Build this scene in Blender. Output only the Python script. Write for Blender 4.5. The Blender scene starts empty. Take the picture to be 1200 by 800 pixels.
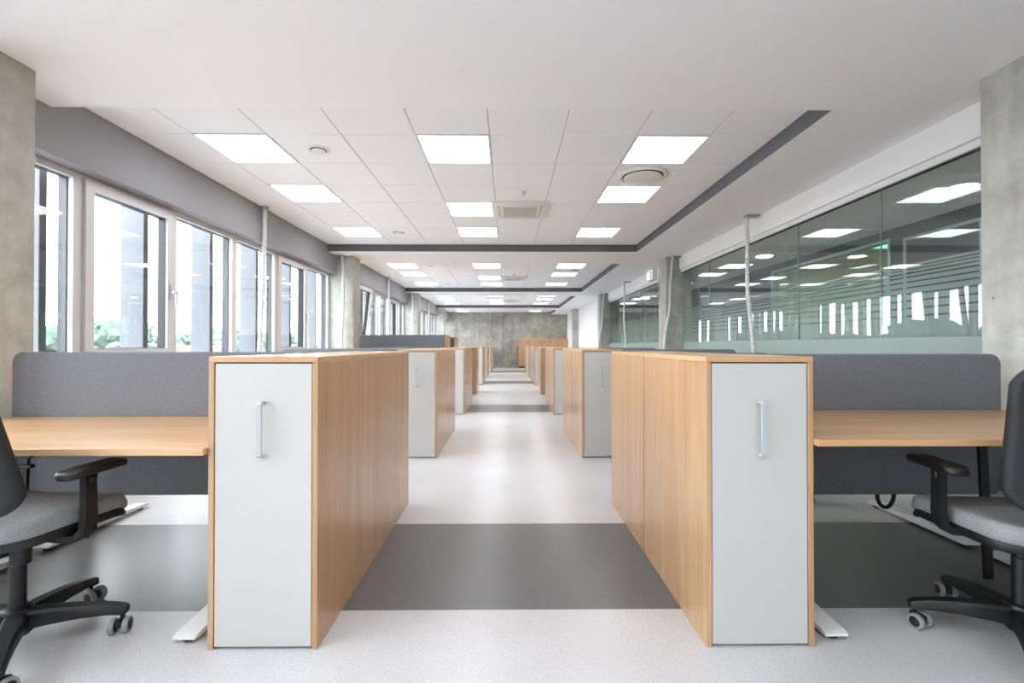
import bpy, bmesh, math, random
from mathutils import Vector, Matrix
random.seed(7)
PI = math.pi
S = bpy.context.scene
COL = S.collection
# ------------------------------------------------------------------ camera, world, exposure
FPX, YAW, PITCH, HCAM = 551.63, 0.0088, 0.0081, 1.14
cd = bpy.data.cameras.new('camera'); cam = bpy.data.objects.new('camera', cd); COL.objects.link(cam)
cd.sensor_width = 36; cd.lens = FPX / 1200 * 36; cd.clip_end = 800; cd.clip_start = .05
cam.location = (0, 0, HCAM); cam.rotation_euler = (PI / 2 + PITCH, 0, -YAW)
S.camera = cam
W = bpy.data.worlds.new('overcast_sky'); S.world = W; W.use_nodes = True
bg = W.node_tree.nodes['Background']; bg.inputs[0].default_value = (.89, .945, 1, 1); bg.inputs[1].default_value = 13
PANEL_EMIT = 9.5          # the room's ceiling panels
S.view_settings.view_transform = 'Standard'; S.view_settings.look = 'None'
S.view_settings.exposure = 0.22; S.view_settings.gamma = 1; S.view_settings.use_curve_mapping = False
S.cycles.use_denoising = True
S.cycles.max_bounces = 14; S.cycles.diffuse_bounces = 9; S.cycles.glossy_bounces = 4
S.cycles.transparent_max_bounces = 16; S.cycles.caustics_reflective = False; S.cycles.caustics_refractive = False
S.cycles.sample_clamp_indirect = 12

# ------------------------------------------------------------------ materials
def lin(c):
    return tuple(((v / 255) / 12.92 if v / 255 <= .04045 else ((v / 255 + .055) / 1.055) ** 2.4) for v in c) + (1,)
M = {}
def mat(name, rgb, rough=.5, metal=0, spec=.5, coat=0):
    m = bpy.data.materials.new(name); m.use_nodes = True
    b = m.node_tree.nodes['Principled BSDF']
    b.inputs['Base Color'].default_value = lin(rgb); b.inputs['Roughness'].default_value = rough
    b.inputs['Metallic'].default_value = metal; b.inputs['Specular IOR Level'].default_value = spec
    b.inputs['Coat Weight'].default_value = coat
    M[name] = m; return m
def nd(m, t, **k):
    n = m.node_tree.nodes.new(t)
    for a, v in k.items(): setattr(n, a, v)
    return n
def lk(m, a, b): m.node_tree.links.new(a, b)
def bsdf(m): return m.node_tree.nodes['Principled BSDF']
def coords(m, scale, kind='Object'):
    tc = nd(m, 'ShaderNodeTexCoord'); mp = nd(m, 'ShaderNodeMapping'); mp.inputs['Scale'].default_value = scale
    lk(m, tc.outputs[kind], mp.inputs['Vector']); return mp.outputs[0]
def ramp(m, fac, stops):
    r = nd(m, 'ShaderNodeValToRGB'); e = r.color_ramp.elements
    while len(e) < len(stops): e.new(.5)
    for i, (p, c) in enumerate(stops): e[i].position = p; e[i].color = lin(c) if max(c) > 1.001 else tuple(c) + (1,)
    lk(m, fac, r.inputs[0]); return r.outputs[0]
def noise(m, vec, scale, detail=4, rough=.5, dist=0):
    n = nd(m, 'ShaderNodeTexNoise'); n.inputs['Scale'].default_value = scale; n.inputs['Detail'].default_value = detail
    n.inputs['Roughness'].default_value = rough; n.inputs['Distortion'].default_value = dist
    lk(m, vec, n.inputs['Vector']); return n.outputs['Fac']
def bump(m, h, strength, dist):
    b = nd(m, 'ShaderNodeBump'); b.inputs['Strength'].default_value = strength; b.inputs['Distance'].default_value = dist
    lk(m, h, b.inputs['Height']); lk(m, b.outputs[0], bsdf(m).inputs['Normal'])
def mixc(m, fac, a, b, mode='MULTIPLY'):
    x = nd(m, 'ShaderNodeMix', data_type='RGBA', blend_type=mode)
    if isinstance(fac, float): x.inputs[0].default_value = fac
    else: lk(m, fac, x.inputs[0])
    lk(m, a, x.inputs[6]); lk(m, b, x.inputs[7]); return x.outputs[2]

mat('plaster', (244, 247, 252), .9, spec=.2)
mat('white_wall', (243, 243, 243), .8, spec=.3)
mat('tile', (242, 245, 250), .95, spec=.2)
m = M['tile']; v = coords(m, (1, 1, 1)); n = noise(m, v, 420, 2); bump(m, n, .15, .002)
mat('grid', (176, 176, 178), .7)
mat('grey_band', (150, 151, 156), .75, spec=.25)
mat('fascia', (104, 105, 111), .75, spec=.25)
mat('dark_wall', (88, 91, 96), .6)
mat('frame_light', (206, 204, 206), .45)
mat('frame_dark', (30, 33, 40), .45)
mat('gasket', (28, 29, 32), .6)
mat('white_lacquer', (196, 193, 189), .38, spec=.45)
mat('white_metal', (226, 227, 228), .35)
mat('fin', (100, 102, 107), .6)
mat('plinth', (38, 38, 42), .6)
mat('black_plastic', (20, 21, 23), .45)
mat('black_soft', (26, 27, 30), .6)
mat('black_mesh', (40, 41, 45), .7)
mat('tyre', (142, 143, 146), .6)
mat('handle_metal', (184, 184, 187), .35)
mat('chrome', (190, 192, 196), .2, metal=1)
mat('aluminium', (205, 206, 210), .32, metal=.7)
mat('conduit', (214, 216, 214), .45)
mat('bracket', (168, 169, 168), .4, metal=.4)
mat('green', (0, 140, 92), .5)
mat('teal_felt', (70, 86, 96), .95)
mat('vent_dark', (60, 60, 62), .8)
mat('grille', (206, 205, 202), .6)
mat('ac_white', (232, 230, 226), .5)
mat('cream_wall', (206, 214, 190), .8)
mat('teal_trim', (160, 186, 184), .4)
mat('leaf', (68, 84, 73), .9); mat('leaf_b', (82, 97, 86), .9); mat('bark', (52, 44, 38), .9)
mat('roof_red', (110, 66, 56), .8); mat('house', (130, 128, 124), .8); mat('house_glass', (84, 94, 104), .2)
mat('ground', (132, 136, 140), .95)
for k in ('leaf', 'leaf_b'):
    m = M[k]; v = coords(m, (1, 1, 1)); n = noise(m, v, 1.2, 5)
    c = bsdf(m).inputs['Base Color'].default_value[:3]
    lk(m, ramp(m, n, [(.3, tuple(x * .7 for x in c)), (.7, tuple(min(1, x * 1.25) for x in c))]), bsdf(m).inputs['Base Color'])

def wood(name, base, grain_axis, rough=.36):
    m = mat(name, base, rough, spec=.5, coat=.35)
    bsdf(m).inputs['Coat Roughness'].default_value = .22
    sc = [26, 26, 26]; sc[grain_axis] = 1.1
    v = coords(m, tuple(sc)); n1 = noise(m, v, 1.0, 6, .62, .6)
    sc2 = [120, 120, 120]; sc2[grain_axis] = 3
    v2 = coords(m, tuple(sc2)); n2 = noise(m, v2, 1.0, 3, .6)
    sc3 = [5, 5, 5]; sc3[grain_axis] = .5
    n3 = noise(m, coords(m, tuple(sc3)), 1.0, 3, .5, 1.2)
    dk = tuple(x * .93 for x in base); lt = tuple(min(255, x * 1.05) for x in base)
    c1 = ramp(m, n1, [(.2, dk), (.5, base), (.75, lt)])
    c2 = ramp(m, n2, [(.35, (238, 235, 230)), (.6, (255, 255, 255))])
    c3 = ramp(m, n3, [(.35, (236, 230, 222)), (.65, (255, 255, 255))])
    c = mixc(m, .8, c1, c2); c = mixc(m, 1.0, c, c3)
    lk(m, c, bsdf(m).inputs['Base Color']); bump(m, n2, .08, .001)
    return m
wood('oak_v', (200, 161, 122), 2, .3)      # grain runs up
wood('oak_x', (224, 181, 134), 0, .3)      # grain runs along x
wood('oak_edge', (192, 148, 88), 2, .42)

def concrete(name, a, b, c):
    m = mat(name, b, .7, spec=.3)
    v = coords(m, (1, 1, 1), 'Object')
    n1 = noise(m, v, 1.7, 8, .62, .4); n2 = noise(m, v, 9, 6, .6); n3 = noise(m, coords(m, (9, 9, .8)), 1.0, 4, .55)
    col = ramp(m, n1, [(.28, a), (.5, b), (.72, c)])
    col = mixc(m, .55, col, ramp(m, n2, [(.3, (214, 212, 206)), (.6, (255, 255, 255))]))
    col = mixc(m, .5, col, ramp(m, n3, [(.35, (222, 220, 214)), (.6, (255, 255, 255))]))
    vo = nd(m, 'ShaderNodeTexVoronoi'); vo.inputs['Scale'].default_value = 8; lk(m, v, vo.inputs['Vector'])
    pit = ramp(m, vo.outputs['Distance'], [(.045, (120, 116, 108)), (.075, (255, 255, 255))])
    col = mixc(m, .8, col, pit)
    lk(m, col, bsdf(m).inputs['Base Color']); bump(m, n2, .2, .004)
concrete('concrete', (168, 166, 158), (187, 187, 181), (205, 206, 202))
concrete('concrete_wall', (140, 139, 132), (168, 167, 159), (190, 190, 183))

def fabric(name, base, rough=.95):
    m = mat(name, base, rough, spec=.15)
    n = noise(m, coords(m, (420, 420, 130)), 1, 3, .6); n2 = noise(m, coords(m, (130, 130, 420)), 1, 3, .6)
    dk = tuple(x * .8 for x in base); lt = tuple(min(255, x * 1.14) for x in base)
    c = mixc(m, .5, ramp(m, n, [(.3, dk), (.7, lt)]), ramp(m, n2, [(.3, dk), (.7, lt)]), 'MIX')
    lk(m, c, bsdf(m).inputs['Base Color']); bump(m, n, .25, .002)
fabric('felt', (122, 124, 130)); fabric('seat_fabric', (142, 142, 144)); fabric('felt_light', (150, 151, 154))

m = mat('floor', (228, 226, 227), .3, spec=.45)
v = coords(m, (1, 1, 1)); n1 = noise(m, v, 130, 4, .7); n2 = noise(m, v, 2.2, 3)
c = mixc(m, 1.0, ramp(m, n1, [(.36, (188, 186, 187)), (.52, (203, 201, 202)), (.7, (212, 210, 211))]), ramp(m, n2, [(.3, (246, 245, 245)), (.7, (255, 255, 255))]))
lk(m, c, bsdf(m).inputs['Base Color']); bump(m, n1, .03, .001)
m = mat('floor_dark', (92, 91, 91), .33, spec=.55)
n1 = noise(m, coords(m, (1, 1, 1)), 160, 4, .7); n2 = noise(m, coords(m, (6, 1.2, 1)), 1.0, 3)
lk(m, ramp(m, n1, [(.35, (84, 83, 83)), (.65, (105, 103, 102))]), bsdf(m).inputs['Base Color']); bump(m, n2, .12, .004)

def emis(name, rgb, s):
    m = bpy.data.materials.new(name); m.use_nodes = True; nt = m.node_tree; nt.nodes.remove(bsdf(m))
    e = nt.nodes.new('ShaderNodeEmission'); e.inputs[0].default_value = rgb + (1,); e.inputs[1].default_value = s
    nt.links.new(e.outputs[0], nt.nodes['Material Output'].inputs[0]); M[name] = m
emis('panel_light', (.94, .972, 1), PANEL_EMIT); emis('round_light', (1, .98, .95), 40); emis('sign_white', (1, 1, 1), .95); emis('sign_green', (.0, .33, .17), 1.0); emis('green_light', (.3, 1, .5), 2.2)

def glass(name, tint, ior, frost=0, frost_rgb=(170, 190, 186)):
    m = bpy.data.materials.new(name); m.use_nodes = True; nt = m.node_tree; nt.nodes.remove(bsdf(m))
    t = nt.nodes.new('ShaderNodeBsdfTransparent'); t.inputs[0].default_value = tint + (1,)
    g = nt.nodes.new('ShaderNodeBsdfGlossy'); g.inputs['Roughness'].default_value = 0.0 if not frost else .06
    f = nt.nodes.new('ShaderNodeFresnel'); ge = nt.nodes.new('ShaderNodeNewGeometry'); mr = nt.nodes.new('ShaderNodeMapRange')   # same reflectance entering and leaving the sheet
    mr.inputs['To Min'].default_value = ior; mr.inputs['To Max'].default_value = 1 / ior
    nt.links.new(ge.outputs['Backfacing'], mr.inputs['Value']); nt.links.new(mr.outputs[0], f.inputs[0])
    mx = nt.nodes.new('ShaderNodeMixShader'); nt.links.new(f.outputs[0], mx.inputs[0]); nt.links.new(g.outputs[0], mx.inputs[2])
    if frost:
        d = nt.nodes.new('ShaderNodeBsdfDiffuse'); d.inputs[0].default_value = lin(frost_rgb)
        tr = nt.nodes.new('ShaderNodeBsdfTranslucent'); tr.inputs[0].default_value = lin(frost_rgb)
        m1 = nt.nodes.new('ShaderNodeMixShader'); m1.inputs[0].default_value = .35
        nt.links.new(d.outputs[0], m1.inputs[1]); nt.links.new(tr.outputs[0], m1.inputs[2])
        m2 = nt.nodes.new('ShaderNodeMixShader'); m2.inputs[0].default_value = frost
        nt.links.new(t.outputs[0], m2.inputs[1]); nt.links.new(m1.outputs[0], m2.inputs[2]); nt.links.new(m2.outputs[0], mx.inputs[1])
    else: nt.links.new(t.outputs[0], mx.inputs[1])
    nt.links.new(mx.outputs[0], nt.nodes['Material Output'].inputs[0]); M[name] = m
glass('glass', (.97, .985, .985), 1.5); glass('partition_glass', (.93, .965, .95), 1.55)
film = bpy.data.materials.new('frost_film'); film.use_nodes = True; M['frost_film'] = film; nt = film.node_tree; nt.nodes.remove(bsdf(film))
ft, fd, fl = nt.nodes.new('ShaderNodeBsdfTransparent'), nt.nodes.new('ShaderNodeBsdfDiffuse'), nt.nodes.new('ShaderNodeBsdfTranslucent')
ft.inputs[0].default_value = (.9, .96, .94, 1); fd.inputs[0].default_value = fl.inputs[0].default_value = lin((206, 218, 215))
x1, x2 = nt.nodes.new('ShaderNodeMixShader'), nt.nodes.new('ShaderNodeMixShader'); x1.inputs[0].default_value = .4; x2.inputs[0].default_value = .62
for a_, b_ in ((fd.outputs[0], x1.inputs[1]), (fl.outputs[0], x1.inputs[2]), (ft.outputs[0], x2.inputs[1]), (x1.outputs[0], x2.inputs[2]), (x2.outputs[0], nt.nodes['Material Output'].inputs[0])): nt.links.new(a_, b_)

# ------------------------------------------------------------------ mesh helpers
class MB:
    def __init__(s): s.v = []; s.f = []; s.mi = []
    def add(s, vs, fs, mi=0, fn=None, mx=None):
        o = len(s.v)
        for p in vs:
            p = Vector(p)
            if fn: p = Vector(fn(p))
            if mx: p = mx @ p
            s.v.append(p)
        for f in fs: s.f.append([o + i for i in f]); s.mi.append(mi)
        return s
    def box(s, x0, x1, y0, y1, z0, z1, mi=0, mx=None):
        vs = [(x, y, z) for z in (z0, z1) for y in (y0, y1) for x in (x0, x1)]
        return s.add(vs, [(0, 2, 3, 1), (4, 5, 7, 6), (0, 1, 5, 4), (2, 6, 7, 3), (0, 4, 6, 2), (1, 3, 7, 5)], mi, None, mx)
    def bbox(s, x0, x1, y0, y1, z0, z1, b=.002, mi=0, mx=None):   # box with chamfered edges
        bm = bmesh.new(); bmesh.ops.create_cube(bm, size=1)
        for w in bm.verts: w.co = Vector(((x0 + x1) / 2 + w.co.x * (x1 - x0), (y0 + y1) / 2 + w.co.y * (y1 - y0), (z0 + z1) / 2 + w.co.z * (z1 - z0)))
        bmesh.ops.bevel(bm, geom=bm.edges[:], offset=b, segments=1, affect='EDGES')
        bm.verts.index_update(); s.add([w.co.copy() for w in bm.verts], [[w.index for w in f.verts] for f in bm.faces], mi, None, mx); bm.free(); return s
    def slab(s, w, d, h, r, e, mi=0, fn=None, mx=None, seg=6, eseg=4, inner=0, inner2=None):
        """rounded slab about the origin: plan w x d with corner radius r, thickness h (z), edge rounding e"""
        rings = []
        def outline(ins, z):
            ww, dd, rr = w / 2 - ins, d / 2 - ins, max(r - ins, .0015); pts = []
            for cx, cy, a0 in ((1, 1, 0), (-1, 1, 90), (-1, -1, 180), (1, -1, 270)):
                for i in range(seg + 1):
                    a = math.radians(a0 + 90 * i / seg); pts.append((cx * (ww - rr) + rr * math.cos(a), cy * (dd - rr) + rr * math.sin(a), z))
            return pts
        mn = min(w, d) / 2
        cap = [e + (mn * .96 - e) * (i / inner) for i in range(inner, 0, -1)] if inner else []
        for i in cap: rings.append(outline(i, -h / 2))
        for i in range(eseg + 1):
            a = PI / 2 * i / eseg; rings.append(outline(e - e * math.sin(a), -h / 2 + e - e * math.cos(a)))
        for i in range(eseg + 1):
            a = PI / 2 * i / eseg; rings.append(outline(e - e * math.cos(a), h / 2 - e + e * math.sin(a)))
        for i in reversed(cap): rings.append(outline(i, h / 2))
        n = len(rings[0]); vs = [p for q in rings for p in q]; fs = []
        for k in range(len(rings) - 1):
            for i in range(n): j = (i + 1) % n; fs.append((k * n + i, k * n + j, (k + 1) * n + j, (k + 1) * n + i))
        fs.append(tuple(range(n - 1, -1, -1))); fs.append(tuple((len(rings) - 1) * n + i for i in range(n)))
        return s.add(vs, fs, mi, fn, mx)
    def lathe(s, prof, seg=24, mi=0, mx=None):
        """prof: (radius, z) pairs from bottom to top"""
        vs = []; fs = []; n = len(prof)
        for i in range(seg):
            a = 2 * PI * i / seg
            for r_, z in prof: vs.append((r_ * math.cos(a), r_ * math.sin(a), z))
        for i in range(seg):
            j = (i + 1) % seg
            for k in range(n - 1): fs.append((i * n + k, j * n + k, j * n + k + 1, i * n + k + 1))
        fs.append(tuple(i * n for i in range(seg - 1, -1, -1))); fs.append(tuple(i * n + n - 1 for i in range(seg)))
        return s.add(vs, fs, mi, None, mx)
    def tube(s, pts, rad, seg=10, mi=0, cap=True, flat=1.0):
        pts = [Vector(p) for p in pts]; n = len(pts); vs = []; fs = []; up = None
        for i, p in enumerate(pts):
            t = (pts[min(i + 1, n - 1)] - pts[max(i - 1, 0)]).normalized()
            if up is None: up = Vector((0, 1, 0)) if abs(t.y) < .9 else Vector((1, 0, 0))
            a = (up - t * up.dot(t)).normalized(); b = t.cross(a); up = a
            rr = rad[i] if isinstance(rad, (list, tuple)) else rad
            for k in range(seg):
                q = 2 * PI * k / seg; vs.append(p + a * rr * math.cos(q) * flat + b * rr * math.sin(q))
        for i in range(n - 1):
            for k in range(seg): l = (k + 1) % seg; fs.append((i * seg + k, i * seg + l, (i + 1) * seg + l, (i + 1) * seg + k))
        if cap: fs.append(tuple(range(seg - 1, -1, -1))); fs.append(tuple((n - 1) * seg + k for k in range(seg)))
        return s.add(vs, fs, mi)
    def loft(s, secs, mi=0):
        """secs: list of equal-length closed rings of points"""
        n = len(secs[0]); vs = [p for q in secs for p in q]; fs = []
        for k in range(len(secs) - 1):
            for i in range(n): j = (i + 1) % n; fs.append((k * n + i, k * n + j, (k + 1) * n + j, (k + 1) * n + i))
        fs.append(tuple(range(n - 1, -1, -1))); fs.append(tuple((len(secs) - 1) * n + i for i in range(n)))
        return s.add(vs, fs, mi)
    def mesh(s, name, mats, smooth=False):
        me = bpy.data.meshes.new(name); me.from_pydata([tuple(p) for p in s.v], [], s.f)
        for q in (mats if isinstance(mats, (list, tuple)) else [mats]): me.materials.append(M[q])
        me.polygons.foreach_set('material_index', s.mi)
        bm = bmesh.new(); bm.from_mesh(me); bmesh.ops.recalc_face_normals(bm, faces=bm.faces[:]); bm.to_mesh(me); bm.free()
        if smooth:
            me.polygons.foreach_set('use_smooth', [True] * len(me.polygons))
            try: me.set_sharp_from_angle(angle=math.radians(38))
            except Exception: pass
        me.update(); return me
    def build(s, name, mats, parent=None, loc=(0, 0, 0), smooth=False, rotz=0):
        return link(name, s.mesh(name, mats, smooth), parent, loc, rotz)
def link(name, me, parent=None, loc=(0, 0, 0), rotz=0):
    o = bpy.data.objects.new(name, me); COL.objects.link(o); o.parent = parent; o.location = loc; o.rotation_euler.z = rotz
    return o
def tag(o, label=None, cat=None, group=None, kind=None):
    if label: o['label'] = label
    if cat: o['category'] = cat
    if group: o['group'] = group
    if kind: o['kind'] = kind
    return o
def thing(name, label, cat, loc=(0, 0, 0), rotz=0, group=None, kind=None):
    o = bpy.data.objects.new(name, None); COL.objects.link(o); o.empty_display_size = .1
    o.location = loc; o.rotation_euler.z = rotz
    return tag(o, label, cat, group, kind)
def copy_tree(o, parent=None):
    c = o.copy(); COL.objects.link(c); c.parent = parent
    for ch in list(o.children): copy_tree(ch, c)
    return c
def dup(o, loc, rotz=None, label=None, group=None):
    c = copy_tree(o); c.location = loc
    if rotz is not None: c.rotation_euler.z = rotz
    if label: c['label'] = label
    if group: c['group'] = group
    return c
def struct(name, mb, mats, parent=None, label=None, cat=None, smooth=False):
    o = mb.build(name, mats, parent, smooth=smooth)
    return tag(o, label, cat, None, None if parent else 'structure')
def RX(a): return Matrix.Rotation(a, 4, 'X')
def RY(a): return Matrix.Rotation(a, 4, 'Y')
def RZ(a): return Matrix.Rotation(a, 4, 'Z')
def T(x, y, z): return Matrix.Translation((x, y, z))

ZT, ZL = 2.844, 2.727                   # tile field, plasterboard ceiling
XB, XG = -3.04, 3.13                    # window wall bulkhead, glass partition
YB = 24.31                              # concrete end wall
YF = -9.9                               # wall behind the camera
NTH = {0: 'fourth', 1: 'third', 2: 'second', 3: 'first'}

# ------------------------------------------------------------------ floor
BANDS = [(2.04 + 6 * k, 3.02 + 6 * k) for k in range(-2, 4)]
floor = struct('floor', MB().box(-3.36, 7.6, YF, YB, -.12, -.002), 'floor', label='pale speckled linoleum floor with dark cross bands', cat='floor')
ys = [YF] + [q for b in BANDS for q in b] + [YB]
for i in range(0, len(ys), 2):
    MB().box(-3.3, 4.4, ys[i], ys[i + 1], -.002, 0).build('floor_covering', 'floor', floor)
for a, b in BANDS: tag(MB().box(-3.3, 4.4, a, b, -.002, .0003).build('dark_floor_band', 'floor_dark', floor), 'dark grey band set across the pale floor')

# ------------------------------------------------------------------ ceiling
FX0, FX1, TX = XB, 2.19, -.7485
def fields():                            # (bay, y0, y1); bay -1 lies behind the camera
    return [(k, 3.15 + 6 * k, min(7.97 + 6 * k, YB)) for k in range(-2, 4)]
ceil = MB(); yy = YF
for k, y0, y1 in fields():
    ceil.box(-3.3, 3.3, yy, y0, ZL, ZL + .3); ceil.box(FX1, 3.3, y0, y1, ZL, ZL + .3); yy = y1
ceiling = struct('ceiling', ceil, 'plaster', label='white plasterboard ceiling with recessed tile fields', cat='ceiling')
MB().box(-3.3, 3.3, YF, YB, ZT + .14, ZT + .2).build('slab', 'plaster', ceiling)
trim_n = 0
for k, y0, y1 in fields():
    f = MB().box(FX1 - .004, FX1, y0, y1, ZL, ZT + .02)
    if y1 < YB: f.box(FX0, FX1 - .004, y1 - .004, y1, ZL, ZT + .02)
    trim_n += 1
    struct('trim_%d' % trim_n, f, 'fascia', label='dark grey upstand around a recessed ceiling field', cat='trim')
# which cells carry a fitting: (column, row) with row 0 starting at y = 3.8
LIGHT_CELLS = [(-3, 0), (-3, 2), (-3, 5), (0, 0), (0, 3), (0, 5), (3, 0), (3, 2), (3, 5)]
AC_CELL, DIFF_CELL = (1, 3), (3, 1)
_tiles = {}
def tile_mesh(w, d):
    key = (round(w, 3), round(d, 3))
    if key not in _tiles:
        a, b, e = w / 2 - .002, d / 2 - .002, .006
        vs = [(-a + e, -b + e, 0), (a - e, -b + e, 0), (a - e, b - e, 0), (-a + e, b - e, 0), (-a, -b, .006), (a, -b, .006), (a, b, .006), (-a, b, .006)]
        _tiles[key] = MB().add(vs, [(0, 3, 2, 1), (0, 1, 5, 4), (1, 2, 6, 5), (2, 3, 7, 6), (3, 0, 4, 7), (4, 5, 6, 7)]).mesh('ceiling_tile', 'tile')
    return _tiles[key]
xl = [FX0] + [TX + .6 * k for k in range(-3, 5)] + [FX1 - .004]
for bay, y0, y1 in fields():
    MB().box(FX0, FX1 - .004, y0, y1 - .004, ZT + .008, ZT + .02).build('grid_rail', 'grid', ceiling)
    if bay < 0:
        g = MB()
    yl = [y0] + [q for q in [3.8 + .6 * j + 6 * bay for j in range(0, 7)] if q < y1 - .05] + [y1 - .004]
    for r in range(len(yl) - 1):
        for c in range(len(xl) - 1):
            cell = (c - 4, r - 1)
            if (cell in LIGHT_CELLS or cell in (AC_CELL, DIFF_CELL)) and not (bay == 3 and cell[1] > 2): continue
            w, d = xl[c + 1] - xl[c], yl[r + 1] - yl[r]
            if bay < 0: g.box(xl[c] + .002, xl[c + 1] - .002, yl[r] + .002, yl[r + 1] - .002, ZT, ZT + .006)
            else: link('ceiling_tile', tile_mesh(w, d), ceiling, ((xl[c] + xl[c + 1]) / 2, (yl[r] + yl[r + 1]) / 2, ZT))
    if bay < 0: g.build('tile_field', 'tile', ceiling)

def cell_centre(cell, bay): return (TX + .6 * cell[0] + .3, 3.8 + .6 * cell[1] + .3 + 6 * bay, ZT)
# light panel
lp = thing('ceiling_light', 'x', 'ceiling light')
fr = MB()
for a, b, c, d in ((-.298, .298, -.298, -.283), (-.298, .298, .283, .298), (-.298, -.283, -.283, .283), (.283, .298, -.283, .283)): fr.box(a, b, c, d, -.004, .05)
fr.build('frame', 'white_metal', lp); MB().box(-.283, .283, -.283, .283, .004, .012).build('diffuser', 'panel_light', lp)
MB().box(-.29, .29, -.29, .29, .03, .06).build('housing', 'white_metal', lp)
ROWN = {-3: 'window-side row', 0: 'middle row', 3: 'glass-wall-side row'}
first = True
for bay in (-2, -1, 0, 1, 2, 3):
    for q, cell in enumerate(LIGHT_CELLS):
        loc = cell_centre(cell, bay)
        if bay == 3 and cell[1] > 2: continue
        loc = (loc[0], loc[1], ZT)
        order = ['farthest', 'midway', 'nearest'][q % 3] + (' from end wall' if q % 3 == 0 else ' to end wall' if q % 3 == 2 else ' along it')
        where = {-2: 'sixth', -1: 'fifth', 0: 'fourth', 1: 'third', 2: 'second', 3: 'first'}[bay]
        lab = 'square light panel in %s, %s, %s ceiling recess from end wall' % (ROWN[cell[0]], order, where)
        if first: lp.location = loc; lp['label'] = lab; lp['group'] = 'square ceiling light panels'; first = False
        else: dup(lp, loc, label=lab, group='square ceiling light panels')
# air-conditioning cassette
ac = thing('air_conditioner', 'x', 'air conditioner')
b = MB().slab(.70, .70, .03, .03, .012, mx=T(0, 0, -.012), seg=4, eseg=3); b.build('panel', 'ac_white', ac, smooth=True)
for i in range(4):
    mx = RZ(i * PI / 2)
    fl = MB().slab(.46, .055, .012, .02, .005, mx=mx @ T(0, .285, -.029) @ RX(.12), seg=4, eseg=2).build('louvre', 'ac_white', ac, smooth=True)
    MB().box(-.24, .24, .2535, .258, -.0285, -.026, mx=mx).build('slot', 'vent_dark', ac)
b = MB().box(-.205, .205, -.205, .205, -.033, -.026); b.build('grille_plate', 'grille', ac)
g = MB()
for i in range(15): g.box(-.2, .2, -.196 + i * .027, -.182 + i * .027, -.038, -.033)
g.build('grille', 'grille', ac)
g = MB()
for a, b_, c, d in ((-.225, .225, -.225, -.205), (-.225, .225, .205, .225), (-.225, -.205, -.205, .205), (.205, .225, -.205, .205)): g.box(a, b_, c, d, -.036, -.026)
g.build('grille_frame', 'ac_white', ac)
# round swirl diffuser in its own tile
df = thing('air_diffuser', 'x', 'air diffuser')
MB().add([(-.297, -.297, 0), (.297, -.297, 0), (.297, .297, 0), (-.297, .297, 0), (-.297, -.297, .006), (.297, -.297, .006), (.297, .297, .006), (-.297, .297, .006)], [(0, 3, 2, 1), (0, 1, 5, 4), (1, 2, 6, 5), (2, 3, 7, 6), (3, 0, 4, 7), (4, 5, 6, 7)]).build('plate', 'tile', df)
MB().lathe([(.20, -.002), (.20, -.012), (.215, -.022), (.245, -.016), (.258, -.001)], 40).build('ring', 'ac_white', df, smooth=True)
MB().lathe([(.0, -.034), (.16, -.033), (.184, -.028), (.187, -.022), (.16, -.016)], 40).build('disc', 'ac_white', df, smooth=True)
MB().lathe([(.199, -.0105), (.199, -.0035)], 40).build('throat', 'vent_dark', df)
# small ceiling loudspeaker
sp = thing('ceiling_speaker', 'x', 'speaker')
MB().lathe([(.07, -.002), (.07, -.008), (.085, -.010), (.098, -.004), (.1, -.0005)], 28).build('ring', 'ac_white', sp, smooth=True)
MB().lathe([(.069, -.0065), (.069, -.001)], 28).build('throat', 'vent_dark', sp)
MB().lathe([(.0, -.018), (.05, -.017), (.060, -.013), (.05, -.008)], 28).build('disc', 'ac_white', sp, smooth=True)
sd = thing('smoke_detector', 'x', 'smoke detector')
MB().lathe([(.044, -.010), (.046, -.001)], 20).build('base', 'ac_white', sd, smooth=True)
MB().lathe([(.016, -.046), (.026, -.043), (.029, -.034), (.033, -.028), (.036, -.010)], 20).build('head', 'ac_white', sd, smooth=True)
firsts = {}
def put(o, loc, label, group):
    if o.name not in firsts: firsts[o.name] = 1; o.location = loc; o['label'] = label; o['group'] = group; return o
    return dup(o, loc, label=label, group=group)
for bay in (0, 1, 2, 3):
    n_ = NTH[bay]
    c = cell_centre(DIFF_CELL, bay); put(df, c, 'round white air diffuser in %s ceiling recess from end wall' % n_, 'round air diffusers')
    if bay < 3:
        put(ac, cell_centre(AC_CELL, bay), 'square air-conditioning cassette with grille in %s ceiling recess from end wall' % n_, 'air-conditioning cassettes')
        put(sd, (.16, 5.22 + 6 * bay, ZT), 'small white smoke detector before air conditioner, %s recess from end wall' % n_, 'smoke detectors')
        put(sp, (-1.65, 7.1 + 6 * bay, ZT), 'small round ceiling speaker nearest to end wall within %s ceiling recess' % n_, 'ceiling speakers')
    put(sp, (-1.65, 4.1 + 6 * bay, ZT), 'small round ceiling speaker farthest from end wall within %s ceiling recess' % n_, 'ceiling speakers')

# ------------------------------------------------------------------ end walls
we = struct('wall_back', MB().box(-3.4, 3.4, YB + .012, YB + .3, 0, 3.1), 'concrete_wall', label='board-marked raw concrete end wall with vertical joints', cat='wall')
xs = [-3.3, -2.68, -1.45, -.22, 1.11, 2.6, 3.3]
for i in range(6):
    MB().bbox(xs[i] + .012, xs[i + 1] - .012, YB - .012, YB + .02, 0, ZT + .1, .006).build('concrete_panel', 'concrete_wall', we)
struct('wall_front', MB().box(-3.4, 7.6, YF - .2, YF, 0, 3.1), 'white_wall', label='plain white wall opposite the concrete end wall', cat='wall')

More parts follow.
